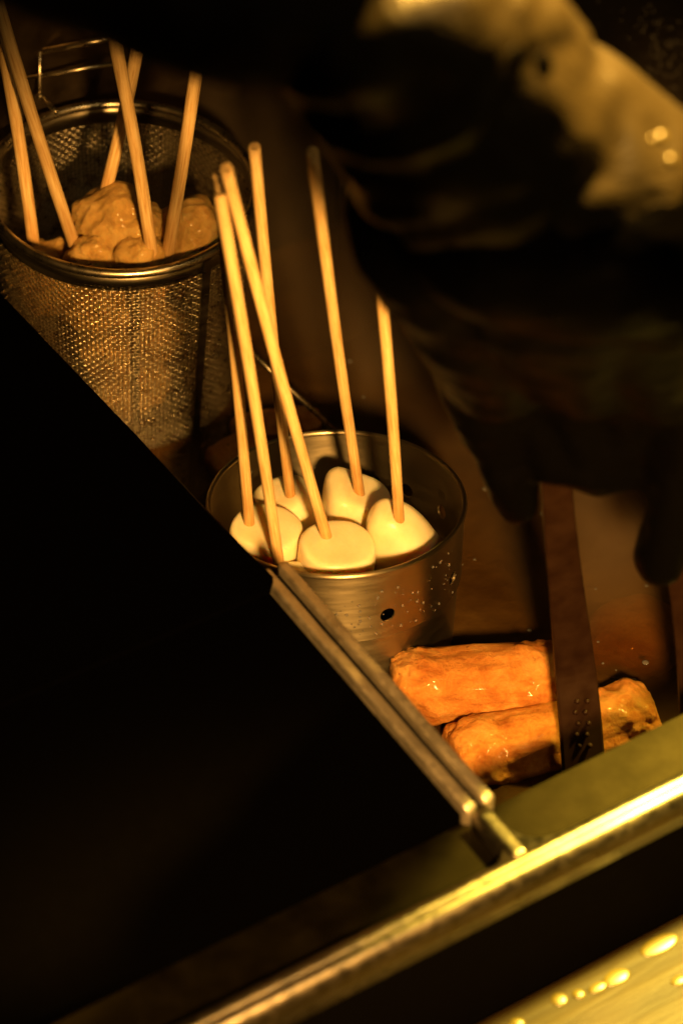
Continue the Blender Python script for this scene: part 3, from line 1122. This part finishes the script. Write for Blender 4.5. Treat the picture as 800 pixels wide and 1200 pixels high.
def fuse(name, bm, m, parent, voxel=0.0022, smooth=6, wrinkle=None):
    me = bpy.data.meshes.new(name); bmesh.ops.recalc_face_normals(bm, faces=bm.faces); bm.to_mesh(me); bm.free()
    o = bpy.data.objects.new(name, me); COL.objects.link(o)
    r = o.modifiers.new('r', 'REMESH'); r.mode = 'VOXEL'; r.voxel_size = voxel
    s = o.modifiers.new('s', 'SMOOTH'); s.iterations = smooth; s.factor = 0.6
    bpy.context.view_layer.update()
    dg = bpy.context.evaluated_depsgraph_get()
    nm2 = bpy.data.meshes.new_from_object(o.evaluated_get(dg))
    nm2.name = name
    bpy.data.objects.remove(o, do_unlink=True)
    if wrinkle:
        nm2.update()
        nrm = [v.normal.copy() for v in nm2.vertices]
        for v, n in zip(nm2.vertices, nrm):
            v.co += n * wrinkle(v.co)
    nm2.materials.clear()
    o = link_mesh(name, nm2, m, parent)
    o.matrix_parent_inverse = parent.matrix_world.inverted()
    return o


person = empty('person', PD(400, 60, 0.68))
tag(person, 'person in black rubber glove reaching across the vat and holding tongs', 'person')
# bare forearm (continuous, runs under glove and sleeve)
bm = bmesh.new()
chain(bm, [(120, -210, 0.545, 0.031), (300, -110, 0.560, 0.030), (430, 0, 0.575, 0.0285), (520, 90, 0.592, 0.026), (600, 180, 0.615, 0.025)])
fuse('forearm', bm, SKIN, person, 0.003)
# dark sleeve
bm = bmesh.new()
chain(bm, [(-260, -300, 0.53, 0.043), (60, -190, 0.545, 0.0405), (290, -95, 0.560, 0.0405)])
fuse('sleeve', bm, CLOTH, person, 0.003, 6, lambda c: 0.002 * noise.noise(c * 60))
# glove: cuff, hand and five fingers in one surface
bm = bmesh.new()
chain(bm, [(450, 5, 0.575, 0.0325), (515, 92, 0.590, 0.0315), (590, 180, 0.612, 0.0305)])
chain(bm, [(590, 190, 0.614, 0.0310), (660, 290, 0.650, 0.034), (690, 390, 0.70, 0.026)])         # back of the hand
chain(bm, [(600, 235, 0.617, 0.033), (700, 268, 0.622, 0.031), (790, 300, 0.632, 0.026)])         # knuckle row
chain(bm, [(700, 240, 0.630, 0.032), (750, 340, 0.665, 0.026), (780, 420, 0.70, 0.020)])
chain(bm, [(520, 250, 0.640, 0.028), (560, 340, 0.680, 0.025), (590, 430, 0.720, 0.018)])          # thumb base
chain(bm, [(545, 330, 0.685, 0.021), (566, 430, 0.73, 0.0165), (588, 520, 0.755, 0.0110), (605, 590, 0.772, 0.0078)])   # thumb
chain(bm, [(620, 350, 0.685, 0.018), (625, 450, 0.735, 0.0125), (655, 535, 0.752, 0.0105), (690, 545, 0.748, 0.0090)])  # index, curled
chain(bm, [(670, 360, 0.685, 0.018), (680, 470, 0.732, 0.0125), (700, 545, 0.752, 0.0105), (672, 535, 0.765, 0.0085)])  # middle, curled
chain(bm, [(730, 350, 0.665, 0.018), (740, 470, 0.728, 0.0125), (728, 538, 0.75, 0.0105), (690, 530, 0.765, 0.0085)])  # ring, curled
chain(bm, [(790, 320, 0.665, 0.018), (812, 460, 0.715, 0.0125), (795, 580, 0.745, 0.0102), (772, 660, 0.765, 0.0086)])  # little, hanging


def glove_wrinkle(c):
    return 0.0018 * noise.noise(c * 55) + 0.0006 * noise.noise(c * 160)


fuse('glove', bm, GLOVE, person, 0.0022, 5, glove_wrinkle)

# thin crinkled plastic oversleeve on the wrist and the back of the hand
bm = bmesh.new()
chain(bm, [(455, 5, 0.575, 0.0345), (515, 92, 0.590, 0.0348), (592, 176, 0.611, 0.0362), (690, 226, 0.622, 0.0325), (800, 260, 0.636, 0.0255), (838, 276, 0.642, 0.0235)])


def sleeve_wrinkle(c):
    a = PD(455, 5, 0.575)
    ax = (PD(592, 176, 0.611) - a).normalized()
    s = (c - a).dot(ax)
    k = max(0.0, 1 - s / 0.075)
    q = c * 38
    return (0.0036 * k + 0.0012) * noise.noise(Vector((s * 95, q.y * 0.9, q.z * 0.9)) + Vector((noise.noise(q) * 1.3, 0, 0))) + 0.0012 * noise.noise(c * 60)


osl = fuse('oversleeve', bm, mk_sleeve(), person, 0.0022, 5, sleeve_wrinkle)
bpy.context.view_layer.update()


def on_sleeve(px, py):
    mi = osl.matrix_world.inverted()
    hit, loc, nrm, _i = osl.ray_cast(mi @ CAM, (mi.to_3x3() @ ray(px, py)).normalized())
    return (osl.matrix_world @ loc, (osl.matrix_world.to_3x3() @ nrm).normalized()) if hit else None


for mname, mm, spots_ in (('dark_spot', GLOVE, ((604, 66, 0.0028), (637, 73, 0.0032))), ('water_drop', PUD, ((775, 161, 0.0020), (786, 188, 0.0017), (764, 164, 0.0012)))):  # dark spots stand for little holes in the sleeve
    for x_, y_, r_s in spots_:
        hs = on_sleeve(x_, y_)
        if hs:
            bm = bmesh.new()
            droplet(bm, hs[0], r_s, hs[1], 0.25 if mname == 'dark_spot' else 0.6)
            obj(mname, bm, mm, person, world=True)


# ------------------------------------------------------------------ tongs
tongs = empty('serving_tongs', PD(690, 895, 0.872))
tag(tongs, 'dark brown serving tongs dipping into the broth below the gloved hand', 'tongs')


def blade(pts, th=0.0012):
    """pts: (px, py, depth, half width in metres)"""
    bm = bmesh.new()
    rows = []
    K = [(PD(x, y, d), hw) for x, y, d, hw in pts]
    P = []
    for i in range(len(K) - 1):
        a0, a1, a2, a3 = (K[max(0, min(len(K) - 1, j))] for j in (i - 1, i, i + 1, i + 2))
        for q in range(8):
            t = q / 8
            c_ = [0.5 * (2 * a1[m] + (a2[m] - a0[m]) * t + (2 * a0[m] - 5 * a1[m] + 4 * a2[m] - a3[m]) * t * t + (3 * a1[m] - a0[m] - 3 * a2[m] + a3[m]) * t ** 3) for m in (0, 1)]
            P.append((c_[0], c_[1]))
    P.append(K[-1])
    for i, (p, hw) in enumerate(P):
        a = P[max(i - 1, 0)][0]; b = P[min(i + 1, len(P) - 1)][0]
        t = (b - a).normalized()
        side = Vector((1, 0.25, 0)); side = (side - t * side.dot(t)).normalized()
        nn = t.cross(side)
        rows.append([bm.verts.new(p + side * sx * hw + nn * sn * th) for sx, sn in ((-1, -0.6), (-0.9, -1), (0.9, -1), (1, -0.6), (1, 0.6), (0.9, 1), (-0.9, 1), (-1, 0.6))])
    for i in range(len(rows) - 1):
        for k in range(8):
            bm.faces.new((rows[i][k], rows[i][(k + 1) % 8], rows[i + 1][(k + 1) % 8], rows[i + 1][k]))
    bm.faces.new(rows[0][::-1]); bm.faces.new(rows[-1])
    return bm


B1 = [(648, 430, 0.735, 0.0050), (652, 570, 0.782, 0.0053), (662, 680, 0.824, 0.0062), (672, 770, 0.850, 0.0074), (679, 840, 0.860, 0.0080), (684, 905, 0.868, 0.0080), (686, 930, 0.873, 0.0062)]
o1 = obj('blade', blade(B1), TONG, tongs, smooth=False, world=True)
B2 = [(735, 430, 0.735, 0.0050), (776, 570, 0.775, 0.0052), (802, 680, 0.81, 0.0060), (815, 770, 0.84, 0.0072), (822, 870, 0.866, 0.0080)]
obj('blade', blade(B2), TONG, tongs, smooth=False, world=True)
bm = bmesh.new()
tube(bm, [PD(648, 440, 0.737), PD(655, 400, 0.729), PD(690, 375, 0.724), PD(728, 400, 0.729), PD(735, 440, 0.737)], 0.0045, 10)
obj('spring_bend', bm, TONG, tongs, world=True)
bm = bmesh.new()
for r_ in range(5):
    for c_ in range(2):
        x = 676 + c_ * 12 + r_ * 0.7 - (r_ % 2) * 3
        y = 822 + r_ * 13
        bmesh.ops.create_icosphere(bm, subdivisions=2, radius=0.0011, matrix=Matrix.Translation(PD(x, y, 0.8575 + r_ * 0.0016 - 0.0017)))
tag(obj('grip_dots', bm, TONG, tongs, world=True), kind='stuff')
bpy.context.view_layer.update()
